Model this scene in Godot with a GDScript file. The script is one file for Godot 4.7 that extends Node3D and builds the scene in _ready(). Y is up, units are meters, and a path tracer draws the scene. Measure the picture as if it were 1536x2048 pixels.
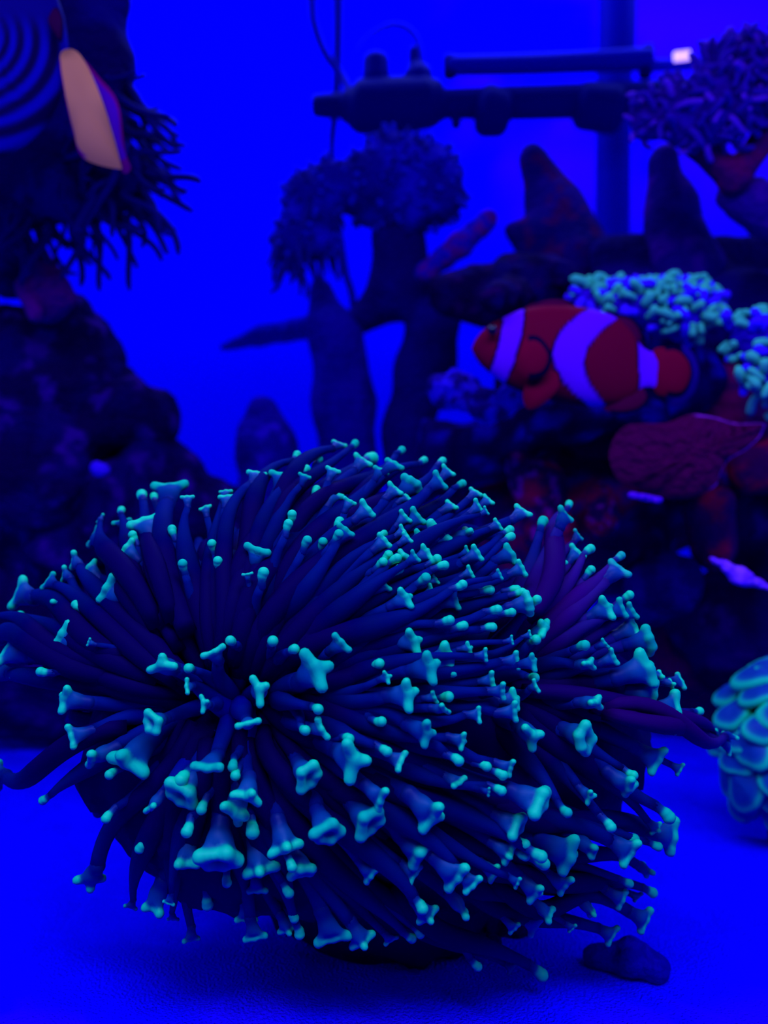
extends Node3D

const F := 1773.6
const EYE := 0.15
const CORE := Vector3(-0.0122, 0.0838, -0.31)
const REACH := Vector3(0.117, 0.083, 0.078)

# tip centre x, y in the frame, tilt of the bar in degrees, its length
const SINGLE_KNOB := [
	[247, 1029, 90, 14], [157, 1214, 0, 11], [59, 1239, -10, 18], [9, 1244, 0, 9], [68, 1251, 80, 23], [87, 1287, 80, 18], [114, 1349, -45, 18], [39, 1353, 90, 14], [386, 1337, 0, 14], [469, 1285, 90, 15], [229, 1543, 0, 15], [467, 1531, 0, 15],
	[473, 1547, 0, 13], [365, 1556, 80, 27], [533, 1163, 0, 21], [591, 1055, 90, 16], [581, 1072, 0, 11], [425, 1090, 0, 10], [436, 1125, 0, 11], [371, 1137, 75, 18], [279, 1088, 0, 9], [350, 1070, 20, 15], [310, 997, 0, 11], [298, 1019, 5, 20],
	[613, 955, 90, 13], [633, 980, 80, 16], [638, 934, 0, 15], [597, 934, 0, 9], [679, 1055, 80, 18], [647, 1091, 80, 16], [679, 1091, 0, 16], [617, 1101, 80, 15], [548, 1282, 60, 21], [592, 1303, 0, 11], [640, 1417, 85, 20], [611, 1461, 0, 11],
	[710, 904, 0, 10], [742, 926, 5, 24], [800, 934, 0, 10], [844, 939, 0, 10], [878, 950, 0, 11], [920, 980, 60, 12], [764, 1070, 85, 20], [1015, 1068, 0, 15], [1015, 1083, 10, 15], [1081, 1048, 70, 20], [1130, 1023, 0, 9], [764, 1134, 0, 17],
	[776, 1117, 0, 15], [790, 1131, 0, 12], [795, 1149, 0, 17], [869, 1131, 10, 15], [881, 1146, 0, 12], [847, 1168, 70, 20], [1166, 1112, 80, 18], [1174, 1146, 60, 14], [1218, 1134, 20, 12], [915, 1188, 0, 15], [976, 1183, 60, 15], [1030, 1180, 5, 15],
	[1035, 1193, 0, 15], [1057, 1212, 0, 15], [981, 1232, 0, 15], [1017, 1229, 0, 15], [922, 1255, 0, 17], [891, 1250, 0, 18], [978, 1257, 0, 14], [759, 1327, 80, 20], [1071, 1278, 0, 20], [1235, 1205, 0, 17], [1157, 1293, 0, 20], [895, 1393, 70, 21],
	[1069, 1354, 60, 18], [761, 1444, 0, 12], [905, 1507, 30, 20], [966, 1525, 60, 15], [698, 1473, 0, 16], [771, 1495, 0, 17], [991, 1537, 35, 20], [986, 1564, 0, 12], [1237, 1539, 0, 12], [406, 1613, 0, 20], [391, 1643, 70, 22], [233, 1619, 0, 17],
	[285, 1691, 0, 19], [96, 1596, 20, 17], [507, 1660, 85, 26], [581, 1767, 0, 12], [591, 1705, 0, 11], [417, 1804, 0, 22], [604, 1846, 80, 20], [589, 1824, 0, 10], [455, 1759, 0, 17], [1028, 1662, 0, 20], [1047, 1668, 20, 24], [1029, 1684, 0, 16],
	[1064, 1696, 15, 24], [1176, 1616, 80, 20], [1097, 1596, 0, 19], [1244, 1662, 10, 22], [1269, 1657, 0, 15], [1285, 1600, 75, 25], [1225, 1730, 0, 16], [1280, 1758, 0, 19], [839, 1782, 70, 22], [821, 1859, 0, 12], [839, 1853, 80, 14], [939, 1880, 0, 12],
	[1064, 1904, 70, 25], [1367, 1422, 20, 16],
]
# tip centre x, y in the frame, tilt of the bar in degrees, its length
const TWO_KNOBS := [
	[248, 1049, 0, 36], [301, 1057, 5, 68], [214, 1055, -60, 23], [196, 1082, -70, 50], [157, 1128, 80, 41], [136, 1153, 80, 36], [112, 1173, -50, 41], [264, 1110, -4, 46], [220, 1183, -5, 66], [121, 1212, 5, 32], [137, 1276, -35, 68], [201, 1292, -30, 18],
	[157, 1470, 65, 50], [437, 1308, -35, 50], [506, 1445, -10, 50], [428, 1527, -5, 68], [501, 1160, -5, 23], [517, 1105, 55, 55], [390, 1025, 30, 27], [456, 1000, -10, 36], [453, 987, -10, 27], [519, 968, 0, 41], [565, 964, 15, 50], [613, 980, 20, 27],
	[668, 989, 30, 46], [668, 973, -5, 32], [679, 921, 5, 32], [693, 1082, 80, 41], [684, 1290, 50, 50], [645, 1456, 65, 50], [7, 1547, 90, 59], [191, 1515, -35, 50], [390, 1374, 80, 32], [761, 963, 30, 34], [786, 958, -3, 39], [810, 1005, 5, 29],
	[873, 990, 50, 44], [947, 997, 0, 29], [700, 1031, 75, 29], [734, 1044, 70, 44], [808, 1048, 60, 34], [834, 1041, 55, 44], [878, 1070, 40, 63], [947, 1039, 60, 34], [961, 1048, 70, 20], [991, 1061, 50, 29], [1039, 1144, 40, 39], [805, 1075, 40, 29],
	[812, 1092, 10, 29], [768, 1097, 60, 39], [825, 1134, 50, 29], [937, 1151, 60, 29], [871, 1161, 80, 24], [864, 1185, 70, 34], [932, 1110, 75, 24], [949, 1119, 70, 39], [1149, 1110, 0, 39], [1154, 1073, 60, 29], [768, 1175, 15, 37], [910, 1202, 70, 44],
	[986, 1168, 10, 24], [961, 1315, 35, 29], [1010, 1288, 30, 20], [1054, 1273, 5, 20], [1225, 1227, 20, 44], [1245, 1232, 65, 39], [1193, 1293, 60, 24], [1215, 1317, 60, 39], [1293, 1393, 65, 68], [1323, 1417, 45, 73], [864, 1395, 40, 29], [881, 1417, 20, 29],
	[954, 1429, -20, 34], [1057, 1373, 70, 29], [1022, 1422, 70, 44], [981, 1361, 75, 39], [996, 1383, 50, 39], [1025, 1324, -45, 39], [800, 1517, -20, 39], [913, 1559, 5, 34], [1005, 1525, 80, 39], [961, 1566, 80, 20], [1332, 1529, 70, 29], [761, 1583, 80, 54],
	[270, 1800, -10, 27], [356, 1774, -15, 25], [391, 1856, -65, 30], [517, 1779, -60, 45], [495, 1831, -60, 45], [520, 1841, -60, 49], [668, 1846, -60, 74], [742, 1742, 85, 45], [322, 1598, -45, 35], [346, 1838, 0, 25], [828, 1741, 5, 46], [901, 1722, 85, 71],
	[929, 1728, -55, 49], [1008, 1719, 75, 27], [1301, 1641, 85, 76], [1073, 1782, 45, 38], [1111, 1744, 60, 49], [1206, 1752, 80, 44], [1252, 1766, -10, 27], [1263, 1804, 80, 54], [920, 1793, 40, 44], [1054, 1820, 5, 44], [1116, 1807, 10, 24], [1013, 1820, 75, 33],
	[782, 1875, -45, 33], [1008, 1891, -45, 27], [1195, 1826, 80, 44], [1352, 1363, 30, 31], [1422, 1465, 15, 27], [1309, 1457, 10, 23], [1430, 1488, 70, 31],
]
# tip centre x, y in the frame, tilt of the bar in degrees, its length
const THREE_KNOBS := [
	[178, 1137, -35, 46], [62, 1201, -52, 68], [21, 1287, -65, 68], [46, 1310, -25, 64], [16, 1349, -45, 50], [148, 1397, -70, 59], [344, 1335, -5, 64], [424, 1406, 75, 36], [524, 1381, 70, 64], [257, 1524, 0, 91], [506, 1579, 30, 64], [351, 997, 0, 73],
	[412, 1018, -10, 27], [638, 1340, 75, 91], [725, 941, 40, 44], [788, 1000, 30, 39], [888, 975, 40, 34], [905, 1012, -10, 29], [974, 1009, 5, 29], [844, 1075, 30, 39], [937, 1068, -25, 39], [1037, 1041, 5, 39], [1110, 1056, 70, 44], [1022, 1110, 80, 49],
	[851, 1117, 70, 39], [1113, 1119, 50, 44], [1218, 1156, 5, 49], [810, 1207, 60, 49], [830, 1283, 60, 59], [856, 1339, 75, 68], [898, 1317, 65, 73], [934, 1300, 70, 29], [773, 1356, 70, 29], [1088, 1256, -50, 44], [1203, 1222, 80, 54], [1264, 1256, 40, 59],
	[1174, 1329, 10, 34], [1269, 1339, 70, 83], [1181, 1405, 10, 39], [815, 1390, 80, 68], [1052, 1329, 60, 39], [1032, 1398, 70, 49], [849, 1461, 75, 59], [920, 1478, 85, 39], [1061, 1471, 60, 63], [710, 1512, 80, 93], [1296, 1515, 65, 63], [1230, 1559, 50, 49],
	[1157, 1578, 75, 34], [473, 1628, 75, 64], [524, 1735, -25, 79], [371, 1722, -50, 64], [576, 1683, 0, 72], [190, 1749, -30, 54], [317, 1796, -55, 54], [579, 1846, -50, 45], [725, 1851, -40, 59], [863, 1619, 75, 76], [980, 1725, 85, 44], [1005, 1684, -60, 54],
	[1122, 1689, 70, 87], [1163, 1676, 20, 44], [1225, 1673, 80, 65], [1280, 1635, -30, 33], [1048, 1744, 70, 49], [1157, 1782, 45, 33], [1263, 1709, 30, 33], [850, 1801, -5, 54], [1387, 1449, 30, 31], [1398, 1465, 60, 23], [1289, 1332, 10, 27], [1324, 1369, 20, 23],
	[1301, 1354, 20, 27],
]
# tip centre x, y in the frame, tilt of the bar in degrees, its length
const CUPPED := [
	[312, 1442, 60, 50], [615, 1552, -60, 68], [820, 990, 20, 49], [808, 1124, 20, 34], [1044, 1217, 75, 49], [1281, 1285, 75, 59], [1162, 1473, 85, 68], [1049, 1578, 5, 59], [366, 1584, 65, 74], [448, 1697, 40, 84], [604, 1739, -40, 59], [658, 1643, 25, 59],
	[737, 1633, -50, 74], [842, 1703, -60, 71], [1021, 1635, 10, 49],
]

var rng := RandomNumberGenerator.new()
var taken := {}
var mats := {}

# ---------------------------------------------------------------- helpers
func at(px: float, py: float, d: float) -> Vector3:
	return Vector3((px - 768.0) / F * d, EYE - (py - 1024.0) / F * d, -d)

func numbered(called: String) -> String:
	if not taken.has(called):
		taken[called] = 0
		return called
	taken[called] += 1
	return "%s_%03d" % [called, taken[called]]

func tag(o: Node3D, label: String, category: String, group := "") -> Node3D:
	if label != "":
		o.set_meta("label", label)
	if category != "":
		o.set_meta("category", category)
	if group != "":
		o.set_meta("group", group)
	return o

func thing(called: String, label: String, category: String, where := Vector3.ZERO, group := "") -> Node3D:
	var o := Node3D.new()
	o.name = numbered(called)
	add_child(o)
	o.position = where
	tag(o, label, category, group)
	return o

func put(called: String, mesh: Mesh, m: Material, parent: Node3D = null, where := Transform3D()) -> MeshInstance3D:
	var o := MeshInstance3D.new()
	o.mesh = mesh
	o.material_override = m
	o.transform = where
	if parent == null:
		o.name = numbered(called)
		add_child(o)
	else:
		o.name = called
		parent.add_child(o, true)
	return o

func structure(called: String, mesh: Mesh, m: Material, where := Transform3D()) -> MeshInstance3D:
	var o := put(called, mesh, m, null, where)
	o.set_meta("kind", "structure")
	return o

func lin(r: float, g: float, b: float) -> Color:
	return Color(r, g, b).linear_to_srgb()

func paint(r: float, g: float, b: float, rough := 0.75, spec := 0.08) -> StandardMaterial3D:
	var m := StandardMaterial3D.new()
	m.albedo_color = lin(r, g, b)
	m.roughness = rough
	m.metallic_specular = spec
	return m

func skin(rough := 0.6, spec := 0.25) -> StandardMaterial3D:   # coloured by its vertices
	var m := paint(1, 1, 1, rough, spec)
	m.vertex_color_use_as_albedo = true
	return m

func noise_of(s: int, freq: float, octaves := 4) -> FastNoiseLite:
	var n := FastNoiseLite.new()
	n.seed = s
	n.noise_type = FastNoiseLite.TYPE_SIMPLEX
	n.frequency = freq
	n.fractal_octaves = octaves
	return n

func relief(m: StandardMaterial3D, s: int, freq: float, scale: float, depth: float) -> StandardMaterial3D:
	var t := NoiseTexture2D.new()
	t.width = 256
	t.height = 256
	t.seamless = true
	t.noise = noise_of(s, freq, 4)
	m.heightmap_enabled = true
	m.heightmap_texture = t
	m.heightmap_scale = depth
	m.uv1_triplanar = true
	m.uv1_world_triplanar = true
	m.uv1_scale = Vector3.ONE * scale
	return m

func commit(v: PackedVector3Array, n: PackedVector3Array, c: PackedColorArray, ix: PackedInt32Array) -> ArrayMesh:
	var a := []
	a.resize(Mesh.ARRAY_MAX)
	a[Mesh.ARRAY_VERTEX] = v
	a[Mesh.ARRAY_NORMAL] = n
	if c.size() == v.size():
		a[Mesh.ARRAY_COLOR] = c
	a[Mesh.ARRAY_INDEX] = ix
	var m := ArrayMesh.new()
	m.add_surface_from_arrays(Mesh.PRIMITIVE_TRIANGLES, a)
	return m

func field(p: Vector3, pr: PackedFloat32Array, k: float) -> float:
	var d := 1e9
	for i in range(0, pr.size(), 8):
		var a := Vector3(pr[i], pr[i + 1], pr[i + 2])
		var b := Vector3(pr[i + 4], pr[i + 5], pr[i + 6]) - a
		var q := p - a
		var h := clampf(q.dot(b) / maxf(b.length_squared(), 1e-12), 0.0, 1.0)
		var e := (q - b * h).length() - lerpf(pr[i + 3], pr[i + 7], h)
		var s := maxf(k - absf(d - e), 0.0) / k
		d = minf(d, e) - s * s * k * 0.25
	return d

# a union of tapered capsules (a, radius, b, radius), roughened by noise and meshed as surface nets
func net(pr: PackedFloat32Array, k: float, cell: float, rough: FastNoiseLite = null, amp := 0.0) -> Array:
	var lo := Vector3.ONE * 1e9
	var hi := -lo
	for i in range(0, pr.size(), 4):
		var c := Vector3(pr[i], pr[i + 1], pr[i + 2])
		var r := Vector3.ONE * (pr[i + 3] + amp + cell * 1.6)
		lo = lo.min(c - r)
		hi = hi.max(c + r)
	var nx := int((hi.x - lo.x) / cell) + 2
	var ny := int((hi.y - lo.y) / cell) + 2
	var nz := int((hi.z - lo.z) / cell) + 2
	var g := PackedFloat32Array()
	g.resize(nx * ny * nz)
	var at_ := 0
	for z in nz:
		for y in ny:
			for x in nx:
				var p := lo + Vector3(x, y, z) * cell
				var d := field(p, pr, k)
				if rough and absf(d) < amp * 1.5 + cell * 2.0:
					d += rough.get_noise_3dv(p) * amp
				g[at_] = d
				at_ += 1
	var cells := PackedInt32Array()
	cells.resize(nx * ny * nz)
	cells.fill(-1)
	var v := PackedVector3Array()
	var n := PackedVector3Array()
	var sy := nx
	var sz := nx * ny
	var corner := [0, 1, sy, sy + 1, sz, sz + 1, sz + sy, sz + sy + 1]
	for z in nz - 1:
		for y in ny - 1:
			for x in nx - 1:
				var o := x + y * sy + z * sz
				var c0 := g[o]
				var c1 := g[o + 1]
				var c2 := g[o + sy]
				var c3 := g[o + sy + 1]
				var c4 := g[o + sz]
				var c5 := g[o + sz + 1]
				var c6 := g[o + sz + sy]
				var c7 := g[o + sz + sy + 1]
				var inside := int(c0 < 0) + int(c1 < 0) + int(c2 < 0) + int(c3 < 0) + int(c4 < 0) + int(c5 < 0) + int(c6 < 0) + int(c7 < 0)
				if inside == 0 or inside == 8:
					continue
				var cs := [c0, c1, c2, c3, c4, c5, c6, c7]
				var sum := Vector3.ZERO
				var count := 0
				for e in [[0, 1], [2, 3], [4, 5], [6, 7], [0, 2], [1, 3], [4, 6], [5, 7], [0, 4], [1, 5], [2, 6], [3, 7]]:
					var p0: float = cs[e[0]]
					var p1: float = cs[e[1]]
					if (p0 < 0) != (p1 < 0):
						var t := p0 / (p0 - p1)
						var a := Vector3(e[0] & 1, (e[0] >> 1) & 1, e[0] >> 2)
						var b := Vector3(e[1] & 1, (e[1] >> 1) & 1, e[1] >> 2)
						sum += a.lerp(b, t)
						count += 1
				cells[o] = v.size()
				v.append(lo + (Vector3(x, y, z) + sum / count) * cell)
				n.append(Vector3(c1 + c3 + c5 + c7 - c0 - c2 - c4 - c6, c2 + c3 + c6 + c7 - c0 - c1 - c4 - c5, c4 + c5 + c6 + c7 - c0 - c1 - c2 - c3).normalized())
	var ix := PackedInt32Array()
	for z in range(1, nz - 1):
		for y in range(1, ny - 1):
			for x in range(1, nx - 1):
				var o := x + y * sy + z * sz
				var here := g[o] < 0
				if here != (g[o + 1] < 0):
					quad(ix, cells[o - sy - sz], cells[o - sz], cells[o], cells[o - sy], here)
				if here != (g[o + sy] < 0):
					quad(ix, cells[o - sz - 1], cells[o - 1], cells[o], cells[o - sz], here)
				if here != (g[o + sz] < 0):
					quad(ix, cells[o - 1 - sy], cells[o - sy], cells[o], cells[o - 1], here)
	return [v, n, ix]

func quad(ix: PackedInt32Array, a: int, b: int, c: int, d: int, outward: bool) -> void:
	if outward:
		ix.append_array(PackedInt32Array([a, c, b, a, d, c]))
	else:
		ix.append_array(PackedInt32Array([a, b, c, a, c, d]))

# a swept tube with closed, rounded-off ends; appends to the arrays in out = [v, n, c, ix]
func sweep(out: Array, pts: PackedVector3Array, rad: PackedFloat32Array, cols: PackedColorArray, sides := 9) -> void:
	var v: PackedVector3Array = out[0]
	var n: PackedVector3Array = out[1]
	var c: PackedColorArray = out[2]
	var ix: PackedInt32Array = out[3]
	var first := v.size()
	var side := Vector3.ZERO
	var count := pts.size()
	for i in count:
		var t := (pts[mini(i + 1, count - 1)] - pts[maxi(i - 1, 0)]).normalized()
		if side == Vector3.ZERO:
			side = t.cross(Vector3.UP if absf(t.y) < 0.9 else Vector3.RIGHT).normalized()
		side = (side - t * side.dot(t)).normalized()
		var up := t.cross(side)
		var slope := 0.0
		if i > 0 and i < count - 1:
			slope = (rad[i - 1] - rad[i + 1]) / maxf(1e-6, pts[i - 1].distance_to(pts[i + 1]))
		else:
			slope = 3.0 if i else -3.0
		for s in sides:
			var a := TAU * s / sides
			var o := side * cos(a) + up * sin(a)
			v.append(pts[i] + o * rad[i])
			n.append((o + t * clampf(slope, -3.0, 3.0)).normalized())
			c.append(cols[i])
	for i in count - 1:
		for s in sides:
			var a := first + i * sides + s
			var b := first + i * sides + (s + 1) % sides
			ix.append_array(PackedInt32Array([a, b + sides, b, a, a + sides, b + sides]))
	for end in 2:
		var e := first + (count - 1) * sides * end
		for s in range(1, sides - 1):
			ix.append_array(PackedInt32Array([e, e + s, e + s + 1] if end == 0 else [e, e + s + 1, e + s]))
	out[0] = v
	out[1] = n
	out[2] = c
	out[3] = ix

func fresh() -> Array:
	return [PackedVector3Array(), PackedVector3Array(), PackedColorArray(), PackedInt32Array()]

func done(out: Array) -> ArrayMesh:
	return commit(out[0], out[1], out[2], out[3])

# a tube through pixel rows [x, y, depth, radius in pixels], with round ends
func pipe(rows: Array, tint: Color, steps := 6, sides := 14) -> ArrayMesh:
	var curve := Curve3D.new()
	var keep := PackedFloat32Array()
	for i in rows.size():
		var p := at(rows[i][0], rows[i][1], rows[i][2])
		var before := at(rows[maxi(i - 1, 0)][0], rows[maxi(i - 1, 0)][1], rows[maxi(i - 1, 0)][2])
		var after := at(rows[mini(i + 1, rows.size() - 1)][0], rows[mini(i + 1, rows.size() - 1)][1], rows[mini(i + 1, rows.size() - 1)][2])
		var h := (after - before) / 6.0
		curve.add_point(p, -h, h)
		keep.append(rows[i][3] / F * rows[i][2])
	var pts := PackedVector3Array()
	var rad := PackedFloat32Array()
	var cols := PackedColorArray()
	for i in rows.size() - 1:
		for s in steps:
			pts.append(curve.sample(i, float(s) / steps))
			rad.append(lerpf(keep[i], keep[i + 1], smoothstep(0.0, 1.0, float(s) / steps)))
	pts.append(curve.sample(rows.size() - 2, 1.0))
	rad.append(keep[-1])
	for i in 2:   # rounded ends
		var e := 0 if i == 0 else pts.size() - 1
		var nb := 1 if i == 0 else pts.size() - 2
		var t := (pts[e] - pts[nb]).normalized()
		var r := rad[e]
		for s in [[0.25, 0.92], [0.42, 0.72], [0.5, 0.35]]:
			var q: Vector3 = pts[e] + t * r * s[0]
			if i == 0:
				pts.insert(0, q)
				rad.insert(0, r * s[1])
				e += 1
			else:
				pts.append(q)
				rad.append(r * s[1])
	for i in pts.size():
		cols.append(tint)
	var out := fresh()
	sweep(out, pts, rad, cols, sides)
	return done(out)

# rock: rows [x, y, depth, r, x, y, depth, r] in pixels; two coats of colour in patches
func rock_shape(rows: Array, s: int, bump: float, coats: Array, cells := 30.0, blend := 0.5) -> Array:
	var pr := PackedFloat32Array()
	var big := 0.0
	for r in rows:
		for e in 2:
			var p := at(r[e * 4], r[e * 4 + 1], r[e * 4 + 2])
			var q: float = r[e * 4 + 3] / F * r[e * 4 + 2]
			pr.append_array(PackedFloat32Array([p.x, p.y, p.z, q]))
			big = maxf(big, q)
	var lo := Vector3.ONE * 1e9
	var hi := -lo
	for i in range(0, pr.size(), 4):
		lo = lo.min(Vector3(pr[i], pr[i + 1], pr[i + 2]) - Vector3.ONE * pr[i + 3])
		hi = hi.max(Vector3(pr[i], pr[i + 1], pr[i + 2]) + Vector3.ONE * pr[i + 3])
	var size := maxf(maxf(hi.x - lo.x, hi.y - lo.y), hi.z - lo.z)
	var got := net(pr, big * blend, size / cells, noise_of(s, 0.55 / big, 4), big * bump)
	var patches := noise_of(s + 50, 0.7 / big, 3)
	var c := PackedColorArray()
	for p in got[0]:
		var w := smoothstep(-0.15, 0.25, patches.get_noise_3dv(p))
		var col: Color = coats[0].lerp(coats[1], w)
		if coats.size() > 2:
			col = col.lerp(coats[2], smoothstep(0.2, 0.42, patches.get_noise_3dv(p * 2.3 + Vector3(5, 1, 2))))
		c.append(col)
	got.append(c)
	return got

func rock(label: String, rows: Array, s: int, bump: float, coats: Array, called := "reef_rock", category := "rock", group := "", cells := 30.0) -> MeshInstance3D:
	var got := rock_shape(rows, s, bump, coats, cells)
	var o := put(called, commit(got[0], got[1], got[3], got[2]), mats.rock)
	tag(o, label, category, "rocks of the reef" if called == "reef_rock" else group)
	return o

# a thin fin: outline in pixels, thickest at its middle; edge(i) true where its margin is dark
func fin(outline: Array, d: float, thick: float, inner: Color, margin: Color, dark_from := 0, dark_to := -1, rim := 0.86) -> ArrayMesh:
	var pts := PackedVector3Array()
	var mid := Vector3.ZERO
	var many := outline.size()
	var fine := []
	for i in many:
		var a := Vector2(outline[i][0], outline[i][1])
		var b := Vector2(outline[(i + 1) % many][0], outline[(i + 1) % many][1])
		var z := Vector2(outline[(i + many - 1) % many][0], outline[(i + many - 1) % many][1])
		var y := Vector2(outline[(i + 2) % many][0], outline[(i + 2) % many][1])
		for s in 5:
			fine.append([a.cubic_interpolate(b, z, y, s / 5.0), i + s / 5.0])
	for f in fine:
		pts.append(at(f[0].x, f[0].y, d))
		mid += pts[-1]
	mid /= pts.size()
	var turn := 0.0
	for i in pts.size():
		turn += (pts[i] - mid).cross(pts[(i + 1) % pts.size()] - mid).z
	var rings := [0.0, 0.35, 0.65, rim - 0.03, rim, 0.95, 1.0]
	var v := PackedVector3Array()
	var n := PackedVector3Array()
	var c := PackedColorArray()
	var ix := PackedInt32Array()
	var m := pts.size()
	for face in 2:
		var base := v.size()
		var out := Vector3(0, 0, 1.0 if face == 0 else -1.0)
		for r in rings:
			for i in m:
				var p := mid.lerp(pts[i], r)
				v.append(p + out * thick * sqrt(maxf(0.0, 1.0 - r * r)) * (1.0 - 0.12 * r + 0.12 * r * cos(i * 1.7)))
				n.append((out + (pts[i] - mid).normalized() * r * r * 0.7).normalized())
				var dark: bool = r >= rim and fine[i][1] >= dark_from and fine[i][1] <= dark_to
				c.append(margin if dark else inner)
		for r in rings.size() - 1:
			for i in m:
				var a := base + r * m + i
				var b := base + r * m + (i + 1) % m
				quad(ix, a, b, b + m, a + m, (face == 1) == (turn > 0))
	return commit(v, n, c, ix)

func box_at(lo: Vector3, hi: Vector3) -> Array:
	var b := BoxMesh.new()
	b.size = hi - lo
	return [b, Transform3D(Basis(), (lo + hi) / 2.0)]

# ---------------------------------------------------------------- the hammer coral in front
func on_dome(px: float, py: float) -> Vector3:
	var o := Vector3(0, EYE, 0) - CORE
	var dir := at(px, py, 1.0) - Vector3(0, EYE, 0)
	var os := o / REACH
	var ds := dir / REACH
	var b := os.dot(ds) / ds.length_squared()
	var disc := b * b - (os.length_squared() - 1.0) / ds.length_squared()
	var t := -b - (sqrt(disc) if disc > 0.0 else 0.0)
	return CORE + o + dir * t

const GLOW := Color(0.002, 0.9, 0.23)
const WEB := Color(0.003, 0.085, 0.17)
const NECK := Color(0.003, 0.012, 0.1)

func tip_mesh(kind: int) -> ArrayMesh:
	var rim := PackedFloat32Array()
	var web := PackedFloat32Array()
	var j := func(s: float) -> float: return rng.randf_range(-s, s)
	var add := func(to: PackedFloat32Array, a: Vector3, ra: float, b: Vector3, rb: float) -> void: to.append_array(PackedFloat32Array([a.x, a.y, a.z, ra, b.x, b.y, b.z, rb]))
	var low := Vector3(0, -1.5, 0)
	if kind == 1:
		add.call(rim, Vector3(0, -0.45, 0), 0.85, Vector3(j.call(0.2), 0.05, j.call(0.2)), 0.98)
		add.call(web, Vector3(0, -2.6, 0), 0.78, Vector3(0, -0.9, 0), 0.62)
	elif kind == 2:
		var m := Vector3(j.call(0.15), 0.02 + j.call(0.08), j.call(0.1))
		var ends := [Vector3(-0.74, j.call(0.12), j.call(0.12)), Vector3(0.74, j.call(0.12), j.call(0.12))]
		add.call(web, low, 0.42, Vector3(0, -0.55, 0), 0.36)
		for e in ends:
			add.call(rim, m, 0.15, e * 0.93, 0.17)
			add.call(rim, e * 0.93, 0.16, e, 0.2)
			add.call(web, Vector3(0, -0.75, 0), 0.34, e * 0.8 + Vector3(0, -0.16, 0), 0.15)
	elif kind == 3:
		var m := Vector3(j.call(0.1), 0.0, j.call(0.1))
		var ends := [Vector3(-0.74, -0.1 + j.call(0.12), 0.12 + j.call(0.1)), Vector3(0.05 + j.call(0.2), 0.12, -0.42), Vector3(0.74, -0.1 + j.call(0.12), 0.15 + j.call(0.12))]
		add.call(web, low, 0.42, Vector3(0, -0.5, 0), 0.36)
		for e in ends:
			add.call(rim, m, 0.15, e, 0.22)
			add.call(web, Vector3(0, -0.75, 0), 0.34, e * 0.8 + Vector3(0, -0.16, 0), 0.15)
	else:
		var ends := [Vector3(-0.74, 0, 0.1), Vector3(-0.2, j.call(0.1), 0.5), Vector3(0.4, 0.05, 0.4 + j.call(0.1)), Vector3(0.76, 0, -0.05), Vector3(0.15, j.call(0.1), -0.48)]
		add.call(web, low, 0.42, Vector3(0, -0.75, 0), 0.4)
		add.call(web, Vector3(-0.25, -0.42, 0.1), 0.3, Vector3(0.3, -0.4, 0), 0.3)
		for i in 5:
			add.call(rim, ends[i], 0.24, (ends[i] + ends[(i + 1) % 5]) * 0.52, 0.15)
			add.call(rim, (ends[i] + ends[(i + 1) % 5]) * 0.52, 0.15, ends[(i + 1) % 5], 0.22)
			add.call(web, Vector3(0, -0.75, 0), 0.36, ends[i] * 0.85 + Vector3(0, -0.12, 0), 0.15)
	var whole := web.duplicate()
	whole.append_array(rim)
	var got := net(whole, 0.27 if kind > 1 else 0.5, 0.105 if kind > 1 else 0.2)
	var c := PackedColorArray()
	for p in got[0]:
		var w := 1.0 - smoothstep(0.03, 0.24 if kind > 1 else 0.5, field(p, rim, 0.05))
		var col := NECK.lerp(WEB, smoothstep(-1.5, -0.4, p.y) if kind > 1 else smoothstep(-2.4, -1.0, p.y))
		c.append(col.lerp(GLOW, w * w))
	return commit(got[0], got[1], c, got[2])

func stalk(out: Array, root: Vector3, n: Vector3, end: Vector3, e: Vector3, r_end: float, r_mid: float, dim: Color, warm: float) -> void:
	var length := root.distance_to(end)
	var wob := Vector3(rng.randf_range(-1, 1), rng.randf_range(-1, 1), rng.randf_range(-1, 1)) * length * 0.15
	var p1 := root + n * length * 0.38 + wob
	var p2 := end - e * length * 0.38 - wob
	var pts := PackedVector3Array()
	var rad := PackedFloat32Array()
	var cols := PackedColorArray()
	for i in 15:
		var t := i / 14.0
		pts.append(root.bezier_interpolate(p1, p2, end, t))
		rad.append(lerpf(r_mid, r_end, smoothstep(0.55, 1.0, t)) * lerpf(0.8, 1.0, smoothstep(0.0, 0.3, t)))
		cols.append(dim.lerp(NECK, smoothstep(0.45, 1.0, t)).lerp(Color(0.12, 0.002, 0.16), warm * 0.35))
	sweep(out, pts, rad, cols, 10)

func flow(p: Vector3, px: float, py: float) -> Vector3:   # along the dome, away from the mouth it belongs to
	var mouth := on_dome(400, 1400)
	if px > 1055 and py < 1640:
		mouth = on_dome(990, 1370)
	return p - mouth

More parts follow.
